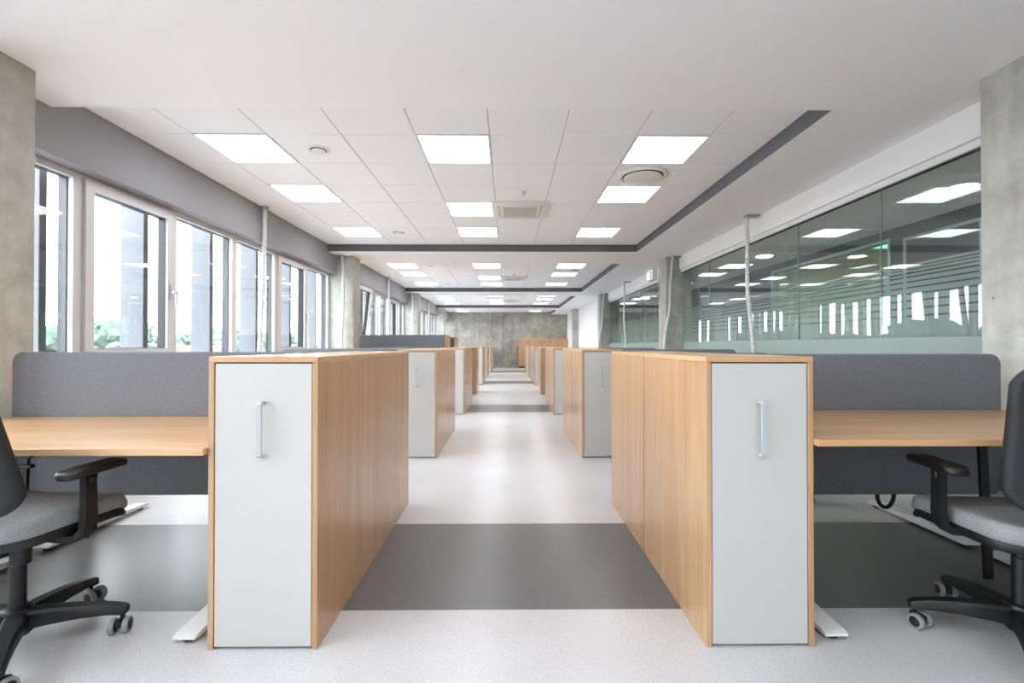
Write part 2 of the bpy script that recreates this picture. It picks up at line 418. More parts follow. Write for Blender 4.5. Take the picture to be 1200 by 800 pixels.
# ------------------------------------------------------------------ columns
CLY = [(2.36 + 6 * k, 2.75 + 6 * k) for k in range(-2, 4)]
CRY = [(2.40 + 6 * k, 2.79 + 6 * k) for k in range(-2, 4)]
NC = ['sixth', 'fifth', 'fourth', 'third', 'second', 'first']
for i, (a, b) in enumerate(CLY):
    o = MB().bbox(-3.34, -2.735, a, b, 0, ZL + .01, .012).build('concrete_column', 'concrete')
    tag(o, 'raw concrete column on window side, %s from end wall' % NC[i], 'column', 'concrete columns', 'structure')
for i, (a, b) in enumerate(CRY):
    o = MB().bbox(2.825, 3.30, a, b, 0, ZL + .01, .012).build('concrete_column', 'concrete')
    tag(o, 'raw concrete column on glass-wall side, %s from end wall' % NC[i], 'column', 'concrete columns', 'structure')

# ------------------------------------------------------------------ window wall
wl = struct('wall_left', MB().box(-3.34, -3.08, YF, YB, 0, .50), 'white_wall', label='window wall with grey bulkhead over the glazing', cat='wall')
for i in range(len(CLY)):
    y0 = CLY[i][1]; y1 = CLY[i + 1][0] if i + 1 < len(CLY) else YB
    MB().bbox(-3.34, XB, y0, y1, 2.415, ZT + .13, .004).build('bulkhead', 'grey_band', wl)
    MB().bbox(-3.18, -3.04, y0, y1, .50, .522, .004).build('window_sill', 'white_lacquer', wl)
MB().box(-3.34, -3.04, YF, CLY[0][0], .50, 3.0).build('pier', 'white_wall', wl)
WZ0, WZ1, WTR = .522, 2.415, 1.03
def ring(mb, y0, y1, z0, z1, t, x0, x1, mi=0):
    mb.box(x0, x1, y0, y0 + t, z0, z1, mi); mb.box(x0, x1, y1 - t, y1, z0, z1, mi)
    mb.box(x0, x1, y0 + t, y1 - t, z0, z0 + t, mi); mb.box(x0, x1, y0 + t, y1 - t, z1 - t, z1, mi); return mb
def handle_mesh():
    h = MB().slab(.03, .15, .012, .014, .004, mx=RY(PI / 2) @ RZ(0), seg=4, eseg=2)
    h = MB()
    h.bbox(0, .012, -.015, .015, -.07, .07, .004); h.bbox(.012, .05, -.010, .010, -.012, .012, .003)
    h.bbox(.036, .052, -.006, .030, -.012, .012, .004); h.bbox(.036, .052, .012, .032, -.125, .012, .004)
    return h.mesh('handle', 'aluminium')
HM = handle_mesh()
win_n = 0
def window(y0, y1, casement, tilt=0):
    global win_n; win_n += 1
    r = thing('window_%d' % win_n, 'grey framed %s window light in the window wall' % ('casement' if casement else 'fixed'), 'window', (-3.2, y0, WZ0), 0, None, 'structure')
    w, h = y1 - y0, WZ1 - WZ0
    ring(MB(), 0, w, 0, h, .046, -.02, .03).build('frame', 'frame_light', r)
    ring(MB(), .002, w - .002, .002, h - .002, .04, -.085, -.021).build('outer_frame', 'frame_dark', r)
    ring(MB(), .03, w - .03, .03, h - .03, .022, -.018, -.012).build('gasket', 'gasket', r)
    if not casement:
        MB().box(-.013, -.009, .04, w - .04, .04, h - .04).build('pane', 'glass', r)
    else:
        t = WTR - WZ0; hs = h - t               # fixed light below a transom, opening sash above it
        MB().box(-.02, .03, .046, w - .046, t - .03, t + .03).build('transom', 'frame_light', r)
        MB().box(-.085, -.021, .042, w - .042, t - .026, t + .026).build('outer_transom', 'frame_dark', r)
        MB().box(-.013, -.009, .04, w - .04, .04, t - .02).build('pane', 'glass', r)
        s = ring(MB(), 0, w - .06, 0, hs - .04, .075, .031, .055).build('sash', 'frame_light', r, (0, .03, t + .01))
        ring(MB(), .02, w - .08, .02, hs - .06, .06, -.03, .0305).build('sash_outer', 'frame_dark', s)
        MB().box(-.012, -.006, .07, w - .13, .07, hs - .11).build('pane', 'glass', s)
        link('handle', HM, s, (.055, w - .06 - .04, hs * .43))
        if tilt: s.rotation_euler.y = tilt
    return r
for i in range(len(CLY)):
    a = CLY[i][1]; b = CLY[i + 1][0] if i + 1 < len(CLY) else YB
    k = i - 2
    ys = [a, 3.5 + 6 * k, 4.48 + 6 * k, 5.48 + 6 * k, 6.46 + 6 * k, 7.42 + 6 * k, b]
    for j in range(6):
        if ys[j] >= b - .2: break
        e = min(ys[j + 1], b)
        window(ys[j], e, j in (1, 4), .11 if (k == 1 and j == 1) else 0)
# facade fins outside
n = 0
fm = MB().bbox(-.11, .11, -.03, .03, -4, 4, .004).mesh('facade_fin', 'fin')
for k in range(-2, 4):
    for j in range(6):
        y = 3.49 + .985 * j + 6 * k
        if YF < y < YB:
            tag(link('facade_fin', fm, None, (-3.53, y, .2)), 'tall pale vertical fin standing outside the window wall', 'facade fin', 'facade fins outside the windows', 'structure')

# ------------------------------------------------------------------ glass partition side
wr = struct('wall_right', MB().box(3.06, 3.3, CRY[4][1], CRY[5][0], 0, ZL + .02), 'white_wall', label='white wall and headers over the glass partition', cat='wall')
MB().box(3.06, 3.3, CRY[5][1], YB, 0, ZL + .02).build('end_panel', 'white_wall', wr)
MB().box(3.06, 3.3, YF, CRY[0][0], 0, ZL + .02).build('rear_panel', 'white_wall', wr)
part_n = 0
for i in range(4):
    y0, y1 = CRY[i][1], CRY[i + 1][0]
    MB().bbox(3.07, 3.3, y0, y1, 2.50, ZL + .02, .004).build('header', 'white_wall', wr)
    win_n += 1
    g = thing('window_%d' % win_n, 'full-height glass partition with frosted stripes, %s bay from end wall' % ['sixth', 'fifth', 'fourth', 'third'][i], 'glass partition', (0, 0, 0), 0, None, 'structure')
    MB().bbox(3.095, 3.165, y0, y1, 2.445, 2.50, .004).build('head_rail', 'white_metal', g)
    MB().box(3.118, 3.142, y0, y1, 2.437, 2.445).build('seal', 'gasket', g)
    MB().bbox(3.10, 3.16, y0, y1, 0, .04, .003).build('floor_rail', 'white_metal', g)
    np_ = 5; wd = (y1 - y0) / np_
    gaps = [1.752, 1.730, 1.703, 1.673, 1.634, 1.590, 1.540, 1.486, 1.428, 1.367]
    for j in range(np_):
        a, b = y0 + wd * j + .002, y0 + wd * (j + 1) - .002
        p = MB().box(3.125, 3.135, a, b, .04, 2.437).build('pane', 'partition_glass', g)
        top = 1.775
        for q, z in enumerate(gaps + [None]):
            bot = .45 if z is None else z + .006; fx = 3.1362
            if z is None: top = 1.361
            MB().add([(fx, a, bot), (fx, b, bot), (fx, b, top), (fx, a, top)], [(0, 1, 2, 3)]).build('frosted_stripe', 'frost_film', p)
            if z: top = z - .006
        MB().add([(3.1238, a, .45), (3.1238, b, .45), (3.1238, b, 1.2), (3.1238, a, 1.2)], [(0, 1, 2, 3)]).build('frosted_panel', 'frost_film', p)
    for j in range(1, np_):
        MB().box(3.124, 3.136, y0 + wd * j - .002, y0 + wd * j + .002, .04, 2.437).build('joint', 'teal_trim', g)
# corridor behind the glass
ZC, XC = 2.466, 4.4
CY0, CY1 = -9.5, 14.75
cc = struct('ceiling_corridor', MB().box(3.3, XC + .1, CY0, CY1, ZC + .008, ZC + .1), 'grid', label='low tiled corridor ceiling behind the glass partition', cat='ceiling')
MB().box(3.143, 3.3, CY0, CY1, 2.44, 2.4995).build('edge_strip', 'plaster', cc)
for r in range(35):
    for c in range(2):
        y = 3.57 - 12 + .6 * r + .3
        if y < CY1 - .3: link('ceiling_tile', tile_mesh(.6 if c else .5, .6), cc, (3.8 - .25 if c == 0 else 4.1, y, ZC))
rl = thing('round_ceiling_light', 'x', 'ceiling light')
MB().lathe([(.0, -.03), (.10, -.03), (.112, -.02), (.112, -.001)], 28).build('diffuser', 'round_light', rl, smooth=True)
MB().lathe([(.113, -.022), (.125, -.02), (.127, -.0005)], 28).build('ring', 'white_metal', rl, smooth=True)
for q in range(4):
    put(rl, (3.76, 3.86 + 3.0 * q, ZC), 'round ceiling lamp in corridor behind glass, %s from corridor end' % ['fourth', 'third', 'second', 'first'][q], 'round corridor lamps')
wc = MB()
for a, b in ((CY0, 4.30), (5.18, 5.36), (7.8, CY1)): wc.box(XC, XC + .1, a, b, 0, ZC)
wc.box(XC, XC + .1, 4.30, 5.18, 2.33, ZC); wc.box(XC, XC + .1, 5.36, 7.8, 2.37, ZC)
wc = struct('wall_corridor', wc, 'dark_wall', label='dark grey corridor wall with door and glazed opening', cat='wall')
ring(MB(), 5.36, 7.8, 0.0, 2.37, .035, XC - .012, XC + .09).build('opening_frame', 'teal_trim', wc)
MB().box(XC + .04, XC + .05, 5.395, 7.765, .035, 2.335).build('pane', 'glass', wc)
d = thing('door_1', 'dark grey flush door with pale frame in the corridor wall', 'door', (XC, 4.30, 0), 0, None, 'structure')
df_ = MB()
df_.box(-.012, .06, 0, .035, 0, 2.33); df_.box(-.012, .06, .845, .88, 0, 2.33); df_.box(-.012, .06, .035, .845, 2.295, 2.33)
df_.build('door_frame', 'teal_trim', d); lf = MB().bbox(.004, .05, .04, .84, .01, 2.29, .003).build('door_leaf', 'dark_wall', d)
MB().tube([(-.004, .76, 1.05), (-.05, .76, 1.05), (-.05, .64, 1.05)], .009, 8).build('handle', 'aluminium', lf, smooth=True)
struct('wall_corridor_end', MB().box(3.3, XC + .1, CY1, CY1 + .1, 0, ZC + .1), 'concrete_wall', label='concrete wall closing the corridor behind the glass', cat='wall')
# small green-lit room beyond the corridor
rm = MB().box(7.4, 7.5, 4.4, 9.2, 0, 2.75).box(4.5, 7.4, 4.3, 4.4, 0, 2.75).box(4.5, 7.4, 9.2, 9.3, 0, 2.75).box(4.5, 7.4, 4.4, 9.2, 2.65, 2.75)
struct('wall_meeting_room', rm, 'cream_wall', label='pale green meeting room walls beyond the corridor', cat='wall')
o = thing('cove_light', 'green lit cove strip on the meeting room ceiling beyond corridor', 'light strip', (5.45, 7.0, 2.65))
MB().bbox(-.75, .75, -.09, .09, -.09, 0, .004).build('housing', 'cream_wall', o); MB().box(-.74, .74, -.1, -.09, -.07, -.01).build('diffuser', 'green_light', o)
lo = dup(rl, (5.6, 6.0, 2.65), label='added round lamp to light the green meeting room beyond corridor')  # extra lamp, added so the meeting room is lit
# ------------------------------------------------------------------ cabinets along the aisle
CW, CL, CH = .41, .81, 1.097
def cabinet():
    """front towards -y; origin at the middle of the front's foot"""
    r = thing('storage_cabinet', 'x', 'cabinet'); t = .021; h = CW / 2
    MB().bbox(-h, h, .0, CL, CH - t, CH, .0012).build('top', ['oak_x'], r)
    for s in (-1, 1):
        x0, x1 = sorted((s * h, s * (h - t)))
        MB().bbox(x0, x1, 0, CL, 0, CH - t - .001, .0012).build('side_panel', 'oak_v', r)
    for s in (-1, 1):
        x0, x1 = sorted((s * h, s * (h - t)))
    MB().bbox(-h + t, h - t, CL - .018, CL - .001, 0, CH - t - .001, .001).build('back_panel', 'oak_v', r)
    MB().box(-h + t, h - t, .03, CL - .02, 0.0, .03).build('plinth', 'plinth', r)
    MB().box(-h + t + .001, h - t - .001, .024, .03, .03, CH - t - .001).build('inner_front', 'plinth', r)
    d = MB().bbox(-h + t + .003, h - t - .003, .002, .021, .010, CH - t - .005, .0015).build('door', 'white_lacquer', r)
    # bow handle
    hb = MB(); L = .1; P = [(0, .002, L), (0, -.024, L), (0, -.032, L - .008), (0, -.032, -L + .008), (0, -.024, -L), (0, .002, -L)]
    secs = []
    for i, p in enumerate(P):
        p = Vector(p)
        if i in (0, 1): n_ = Vector((0, 0, 1))
        elif i == 2: n_ = Vector((0, -.7, .7))
        elif i == 3: n_ = Vector((0, -.7, -.7))
        else: n_ = Vector((0, 0, -1))
        if i in (1, 4): n_ = Vector((0, -.4, .92 if i == 1 else -.92))
        w_ = .0095; e_ = .004
        secs.append([p + n_ * e_ + Vector((w_, 0, 0)), p + n_ * e_ - Vector((w_, 0, 0)), p - n_ * e_ - Vector((w_, 0, 0)), p - n_ * e_ + Vector((w_, 0, 0))])
    hb.loft(secs).build('handle', 'handle_metal', d, (0, 0, .826))
    return r
cab = cabinet()
CABX = (-.7147 - CW / 2, .7508 + CW / 2)
SIDE = ('window side', 'glass-wall side')
PLACE = {0: 'beside fourth dark floor band', 1: 'between fourth and third dark floor bands', 2: 'beside third dark floor band', 4: 'beside second dark floor band', 5: 'between second and first dark floor bands', 6: 'beside first dark floor band', 7: 'by the end wall'}
CY = {0: 1.78, 1: 4.78, 2: 7.78, 4: 13.55, 5: 16.45, 6: 19.45, 7: 22.4}
used = False
def put_cab(x, y, rz, label):
    global used
    g = 'oak cabinets along the aisle'
    if not used: used = True; cab.location = (x, y, 0); cab.rotation_euler.z = rz; cab['label'] = label; cab['group'] = g; return cab
    return dup(cab, (x, y, 0), rz, label, g)
for k, y in CY.items():
    for s in (0, 1):
        if k == 7 and s == 1: continue
        put_cab(CABX[s], y, 0, 'oak cabinet, white front, %s, %s' % (SIDE[s], PLACE[k]))
        gap = .003 if s == 0 else .012
        put_cab(CABX[s], y + 2 * CL + gap, PI, 'oak cabinet behind white-fronted one, %s, %s' % (SIDE[s], PLACE[k]))
# lone reversed cabinets showing a plain oak back
put_cab(CABX[0] - .015, 11.05 + CL, PI, 'oak cabinet showing plain wooden back, window side of aisle, standing singly')
put_cab(CABX[1], 10.82 + CL, PI, 'oak cabinet showing plain wooden back, glass-wall side of aisle, standing singly')

# tall felt-backed cabinets on the window side
def tall_cabinet(x0, x1, y0, y1, h, felt, label):
    r = thing('tall_cabinet', label, 'cabinet', ((x0 + x1) / 2, y0, 0), 0, 'tall felt-backed cabinets'); w = (x1 - x0) / 2; d = y1 - y0
    for s in (-1, 1):
        a, b = sorted((s * w, s * (w - .02))); MB().bbox(a, b, 0, d, 0, h, .0015).build('side_panel', 'oak_v', r)
    MB().bbox(-w + .02, w - .02, 0, d, h - .02, h - .001, .001).build('top', 'oak_x', r)
    MB().bbox(-w + .021, w - .021, -.022, .016, .05, h - .002, .006).build('felt_back', felt, r)
    MB().box(-w + .02, w - .02, .02, d - .03, 0, .06).build('plinth', 'plinth', r)
    for s in (-1, 1):
        a, b = sorted((s * .002, s * (w - .022))); dd = MB().bbox(a, b, d - .02, d - .002, .062, h - .022, .0015).build('door', 'white_lacquer', r)
        MB().bbox(s * .05 - .008, s * .05 + .008, d, d + .025, h * .55, h * .55 + .16, .004).build('handle', 'white_metal', dd)
tall_cabinet(-2.92, -1.2, 9.0, 9.8, 1.342, 'felt', 'tall cabinet with light grey felt back near second window column')
tall_cabinet(-2.72, -1.2, 10.66, 11.4, 1.325, 'teal_felt', 'tall cabinet with dark teal felt back behind grey felt one')

# sideboard on the end wall
sb = thing('sideboard', 'long oak sideboard with plain doors standing against concrete end wall', 'cabinet', (.55, 23.85, 0))
SW, SH, SD = 2.5, 1.46, .44
MB().box(.06, SW - .04, .04, SD - .02, 0, .075).build('plinth', 'plinth', sb)
MB().bbox(0, SW, .0, SD, SH - .025, SH, .002).build('top', 'oak_x', sb)
MB().bbox(0, .022, .02, SD, .075, SH - .026, .002).build('side_panel', 'oak_v', sb); MB().bbox(SW - .022, SW, .02, SD, .075, SH - .026, .002).build('side_panel', 'plinth', sb)
MB().box(.023, SW - .023, .03, SD - .01, .076, SH - .026).build('carcass', 'oak_v', sb)
nd_ = 6
for i in range(nd_):
    w_ = (SW - .006) / nd_
    dd = MB().bbox(.003 + i * w_ + .002, .003 + (i + 1) * w_ - .002, .0, .0195, .078, SH - .028, .0015).build('door', 'oak_v', sb)

# ------------------------------------------------------------------ desks, screens
DL = 1.55
def desk(label, loc, rotz, z, group='bench desks'):
    """user side towards -y, top spans x in +-DL/2, y 0..0.795"""
    r = thing('desk', label, 'desk', loc, rotz, group)
    MB().bbox(-DL / 2, DL / 2, 0, .795, z - .026, z, .0015).build('tabletop', 'oak_x', r)
    for s in (-1, 1):
        x = s * (DL / 2 - .105)
        lg = MB().bbox(x - .03, x + .03, .46, .54, .045, z - .055, .003).build('leg', 'white_metal', r)
        secs = []
        for y, hw, zt, zb in ((.055, .043, .030, .020), (.075, .044, .034, .018), (.42, .038, .052, .016), (.6, .038, .052, .016), (.76, .043, .034, .018), (.78, .043, .030, .020)):
            secs.append([(x - hw, y, zb), (x + hw, y, zb), (x + hw, y, zt), (x - hw, y, zt)])
        ft = MB().loft(secs).build('foot', 'white_metal', lg)
        for y in (.10, .73): MB().lathe([(.026, 0), (.03, .004), (.03, .018)], 14, mx=T(x, y, 0)).build('glide', 'black_plastic', ft)
        MB().bbox(x - .035, x + .035, .17, .76, z - .055, z - .027, .003).build('bracket', 'white_metal', lg)
    MB().bbox(-DL / 2 + .14, DL / 2 - .14, .47, .53, z - .054, z - .030, .002).build('crossbeam', 'white_metal', r)
    return r
def screen(label, loc, z1, z0, w=DL):
    r = thing('desk_screen', label, 'desk screen', loc, 0, 'grey fabric desk screens')
    MB().slab(w, z1 - z0, .034, .055, .010, mx=T(0, 0, (z1 + z0) / 2) @ RX(PI / 2), seg=6, eseg=3).build('panel', 'felt', r, smooth=True)
    MB().slab(w + .002, z1 - z0 + .002, .006, .056, .002, mx=T(0, 0, (z1 + z0) / 2) @ RX(PI / 2), seg=6, eseg=1).build('piping', 'felt_light', r, smooth=True)
    for s in (-1, 1): MB().bbox(s * .55 - .03, s * .55 + .03, -.024, .024, z0 + .3, z0 + .37, .003).build('clamp', 'white_metal', r)
DX = (-1.128 - DL / 2, 1.163 + DL / 2)
RW = {0: 'fourth', 1: 'between fourth and third', 2: 'third'}
for k in (0, 1, 2):
    y = 1.755 + 3 * k
    for s in (0, 1):
        z = (.757, .787)[s]; sd_ = ('window side', 'glass-wall side')[s]
        nm = {0: 'at fourth dark floor band', 1: 'between fourth and third floor bands', 2: 'at third dark floor band'}[k]
        desk('oak desk, %s, %s, screen between it and end wall' % (sd_, nm), (DX[s], y, 0), 0, z)
        if not (k == 2 and s == 0):
            desk('oak desk, %s, %s, standing on end-wall side of screen' % (sd_, nm), (DX[s], y + 2 * .795 + .06, 0), PI, z)
        screen('grey fabric desk screen with rounded corners, %s, %s' % (sd_, nm), (DX[s], y + .795 + .03, 0), (1.103, 1.092)[s], (.33, .322)[s])

# ------------------------------------------------------------------ office chairs
def wheel_mesh():
    w = MB(); mx = RY(PI / 2)
    w.lathe([(.020, -.010), (.0285, -.0095), (.030, -.006), (.030, .006), (.0285, .0095), (.020, .010)], 22, 0, mx)
    w.lathe([(.0, -.0115), (.018, -.0112), (.0205, -.0095), (.0205, .0095), (.018, .0112), (.0, .0115)], 22, 1, mx)
    return w.mesh('wheel', ['tyre', 'black_plastic'], True)
WM = wheel_mesh()
def arc(c, r, a0, a1, n, ax='xz'):
    return [(c[0] + r * math.cos(a0 + (a1 - a0) * i / n), c[1], c[2] + r * math.sin(a0 + (a1 - a0) * i / n)) for i in range(n + 1)]
def chair(label, loc, rotz, base_rot, caster_yaw=(.4, 1.5, 2.4, .9, 3.0), back_h=1.045, lean_=.15, up=.03, seat_dz=0, back_w=.485):
    """faces +y"""
    r = thing('office_chair', label, 'chair', loc, rotz, 'black swivel office chairs')
    # five-star base
    bs = MB(); R = .325
    for i in range(5):
        a = base_rot + i * 2 * PI / 5; secs = []
        for q, (d, hw, zt, zb) in enumerate(((.02, .034, .142, .075), (.10, .030, .140, .082), (.20, .026, .130, .085), (.28, .023, .117, .080), (.325, .022, .106, .072), (.343, .019, .098, .072))):
            ca, sa = math.cos(a), math.sin(a); ring_ = []
            for ox, oz in ((-hw, zb), (hw, zb), (hw, zt - .010), (hw * .7, zt), (-hw * .7, zt), (-hw, zt - .010)):
                ring_.append((d * ca - ox * sa, d * sa + ox * ca, oz))
            secs.append(ring_)
        bs.loft(secs)
    bs.lathe([(.036, .050), (.048, .062), (.050, .135), (.044, .152), (.034, .158)], 24)
    bs.build('base', 'black_plastic', r, smooth=True)
    for i in range(5):
        a = base_rot + i * 2 * PI / 5
        c = MB(); c.lathe([(.0065, .05), (.0065, .078)], 10); c.bbox(-.011, .011, -.03, .012, .030, .056, .005)
        c.tube([(0, -.018, .030)] * 1 + [(0, -.018, .0301)], .004, 6)
        c.slab(.022, .062, .030, .012, .006, mx=T(0, -.012, .040), seg=4, eseg=2)
        c.lathe([(.006, -.034), (.006, .034)], 8, 0, T(0, -.018, .030) @ RY(PI / 2))
        co = c.build('caster', 'black_plastic', r, (R * math.cos(a), R * math.sin(a), 0), True, caster_yaw[i])
        for s in (-1, 1): link('wheel', WM, co, (s * .0235, -.018, .030))
    MB().lathe([(.026, .100), (.026, .30), (.020, .302), (.020, .39)], 20).build('gas_lift', 'black_plastic', r, smooth=True)
    # mechanism
    me = MB().slab(.17, .27, .055, .03, .012, mx=T(0, -.01, .385), seg=4, eseg=3)
    me.tube([(.06, .03, .385), (.17, .04, .383), (.235, .05, .380)], [.007, .007, .010], 8)
    me.lathe([(.026, -.05), (.030, -.045), (.030, .01), (.02, .02)], 16, 0, T(.10, -.07, .372))
    me.build('mechanism', 'black_plastic', r, smooth=True)
    def sfn(p):
        x, y, z = p; t = max(0, (y - .10) / .15); z -= .045 * t * t
        z += .012 * (abs(x) / .25) ** 2 * (1 if z > 0 else 0)
        w = 1 - .06 * max(0, -y / .25)
        return (x * w, y, z)
    MB().slab(.50, .47, .030, .10, .012, fn=sfn, mx=T(0, .02, .430), seg=6, eseg=3, inner=4).build('seat_shell', 'black_plastic', r, smooth=True)
    MB().slab(.505, .48, .062, .10, .028, fn=sfn, mx=T(0, .02, .470), seg=7, eseg=5, inner=6).build('seat', 'seat_fabric', r, smooth=True)
    # backrest
    bh = back_h - .53
    def bfn(p):
        x, y, z = p                     # x across, y up, z thickness (towards the sitter)
        w = 1 - .10 * max(0, y / (bh / 2)) ** 2 - .06 * max(0, -y / (bh / 2)) ** 2
        cup = .055 * (x / .24) ** 2; lum = .03 * math.cos(y / bh * PI)
        yy_ = y + bh / 2
        lean = -.02 - lean_ * yy_ / bh + .02 * math.sin(yy_ / bh * PI)
        return (x * w, -.205 + lean + cup + lum + z, .53 + yy_)
    MB().slab(back_w, bh, .040, .085, .018, fn=bfn, seg=7, eseg=4, inner=7).build('backrest', 'black_soft', r, smooth=True)
    sp_ = MB(); secs = []
    for y, z, w_, d_ in ((-.10, .385, .05, .022), (-.22, .372, .048, .022), (-.285, .40, .042, .02), (-.30, .48, .036, .016), (-.275, .58, .034, .014), (-.268, .68, .03, .010)):
        secs.append((y, z, w_, d_))
    ring_ = []
    for i, (y, z, w_, d_) in enumerate(secs):
        y2, z2 = secs[min(i + 1, len(secs) - 1)][:2]; y1_, z1_ = secs[max(i - 1, 0)][:2]
        tn = Vector((0, y2 - y1_, z2 - z1_)).normalized(); nn = Vector((0, -tn.z, tn.y))
        p = Vector((0, y, z)); ring_.append([p + nn * d_ + Vector((w_, 0, 0)), p + nn * d_ - Vector((w_, 0, 0)), p - nn * d_ - Vector((w_, 0, 0)), p - nn * d_ + Vector((w_, 0, 0))])
    sp_.loft(ring_).build('back_support', 'black_plastic', r, smooth=True)
    for s in (-1, 1):
        a_ = MB(); P = [(.10 * s, .0, .398), (.20 * s, .0, .393), (.262 * s, .0, .400), (.287 * s, .0, .425), (.292 * s, .0, .47), (.290 * s, .0, .60), (.286 * s, .005, .635)]
        WD = [(.030, .011), (.030, .011), (.028, .012), (.026, .013), (.023, .014), (.021, .013), (.024, .013)]; secs = []
        for i, p in enumerate(P):
            q2, q1 = Vector(P[min(i + 1, len(P) - 1)]), Vector(P[max(i - 1, 0)]); tn = (q2 - q1).normalized(); nn = Vector((-tn.z, 0, tn.x)).normalized()
            hw, ht = WD[i]; p = Vector(p); secs.append([p + nn * ht + Vector((0, hw, 0)), p + nn * ht - Vector((0, hw, 0)), p - nn * ht - Vector((0, hw, 0)), p - nn * ht + Vector((0, hw, 0))])
        ar = a_.loft(secs).build('armrest', 'black_plastic', r, smooth=True)
        def pfn(p): return (p[0] - s * .015 * max(0, p[1] / .12), p[1], p[2] - .012 * (p[1] / .13) ** 2)
        MB().slab(.088, .255, .030, .034, .011, fn=pfn, mx=T(s * .284, .03, .652), seg=6, eseg=3, inner=3).build('arm_pad', 'black_plastic', ar, smooth=True)
        MB().bbox(s * .306 - .006, s * .306 + .006, -.012, .012, .60, .625, .003).build('adjuster', 'black_plastic', ar)
    for ch in r.children:
        if not ch.name.startswith(('base', 'caster')): ch.location.z += up + (seat_dz if ch.name.startswith('seat') else 0)
    return r
chair('black office chair with grey seat at oak desk beside near window column', (-1.85, 1.80, 0), -.10, math.radians(25))
chair('black office chair with grey seat at oak desk beside near glass-wall column', (1.96, 1.79, 0), -.08, math.radians(90 - 18 + 90), lean_=.05, seat_dz=-.025, back_w=.44, back_h=1.06)
chair('black office chair behind desk screen, window side, at fourth floor band', (-1.62, 3.62, 0), PI + .1, math.radians(40))
chair('black office chair behind desk screen, glass-wall side, at fourth floor band', (1.98, 3.62, 0), PI - .1, math.radians(130))

# black cable sleeves and a hanging cable under the front desks
for s, z in ((-1, .757), (1, .787)):
    o = thing('cable_sleeve', 'flat black cable sleeve hanging below oak desk, %s' % ('window side' if s < 0 else 'glass-wall side'), 'cable', (s * 2.32, 2.29, 0), 0, 'black cable sleeves')
    secs = []
    for q in range(11):
        zz = (z - .056) * q / 10; dx = s * .03 * (1 - q / 10)
        secs.append([(dx - .020, -.008, zz), (dx + .020, -.008, zz), (dx + .020, .008, zz), (dx - .020, .008, zz)])
    MB().loft(secs).build('sleeve', 'black_plastic', o)
    for zz in ((.55, .60) if s < 0 else ()): MB().bbox(-.034, .034, -.014, .014, zz, zz + .018, .003).build('clip', 'black_plastic', o)
pts = [(2.24 + .05 * math.cos(t), 2.78, .26 + .08 * math.sin(t)) for t in [PI + PI * i / 14 for i in range(15)]]
pts = [(2.17, 2.78, .76), (2.178, 2.78, .5)] + pts + [(2.302, 2.78, .5), (2.31, 2.78, .76)]
tag(MB().tube(pts, .011, 8).build('power_cable', 'black_plastic', smooth=True), 'black power cable looping down below desk on glass-wall side', 'cable')

# ------------------------------------------------------------------ ribbed cable conduits from the ceiling
def catmull(P, n):
    out = []; P = [Vector(p) for p in P]; P = [P[0] * 2 - P[1]] + P + [P[-1] * 2 - P[-2]]
    for i in range(1, len(P) - 2):
        for k in range(n):
            t = k / n; a, b, c, d = P[i - 1:i + 3]
            out.append(.5 * ((2 * b) + (c - a) * t + (2 * a - 5 * b + 4 * c - d) * t * t + (-a + 3 * b - 3 * c + d) * t ** 3))
    return out + [P[-2]]
def conduit(label, P, bracket=None, r0=.027):
    P0 = Vector(P[0]); r = thing('cable_conduit', label, 'cable conduit', P[-1], 0, 'ribbed white cable conduits')
    off = Vector(P[-1]); c = catmull([Vector(p) - off for p in P], 40)
    L = [0]
    for a, b in zip(c, c[1:]): L.append(L[-1] + (b - a).length)
    pts = []; rad = []; n = int(L[-1] / .0115); j = 0
    for i in range(n + 1):
        d = L[-1] * i / n
        while j < len(L) - 2 and L[j + 1] < d: j += 1
        t = (d - L[j]) / max(1e-6, L[j + 1] - L[j]); pts.append(c[j].lerp(c[j + 1], min(1, t))); rad.append(r0 if i % 3 else r0 * .66)
    MB().tube(pts, rad, 10).build('ribbed_tube', 'conduit', r, smooth=False)
    if bracket:
        b = Vector(bracket) - off; MB().bbox(b.x - .085, b.x + .085, b.y - .04, b.y + .04, b.z - .03, b.z, .006).build('bracket', 'bracket', r)
    else:
        b = P0 - off; MB().lathe([(.036, -.03), (.045, -.025), (.045, 0)], 16, 0, T(b.x, b.y, b.z)).build('bracket', 'bracket', r)
DT = .79
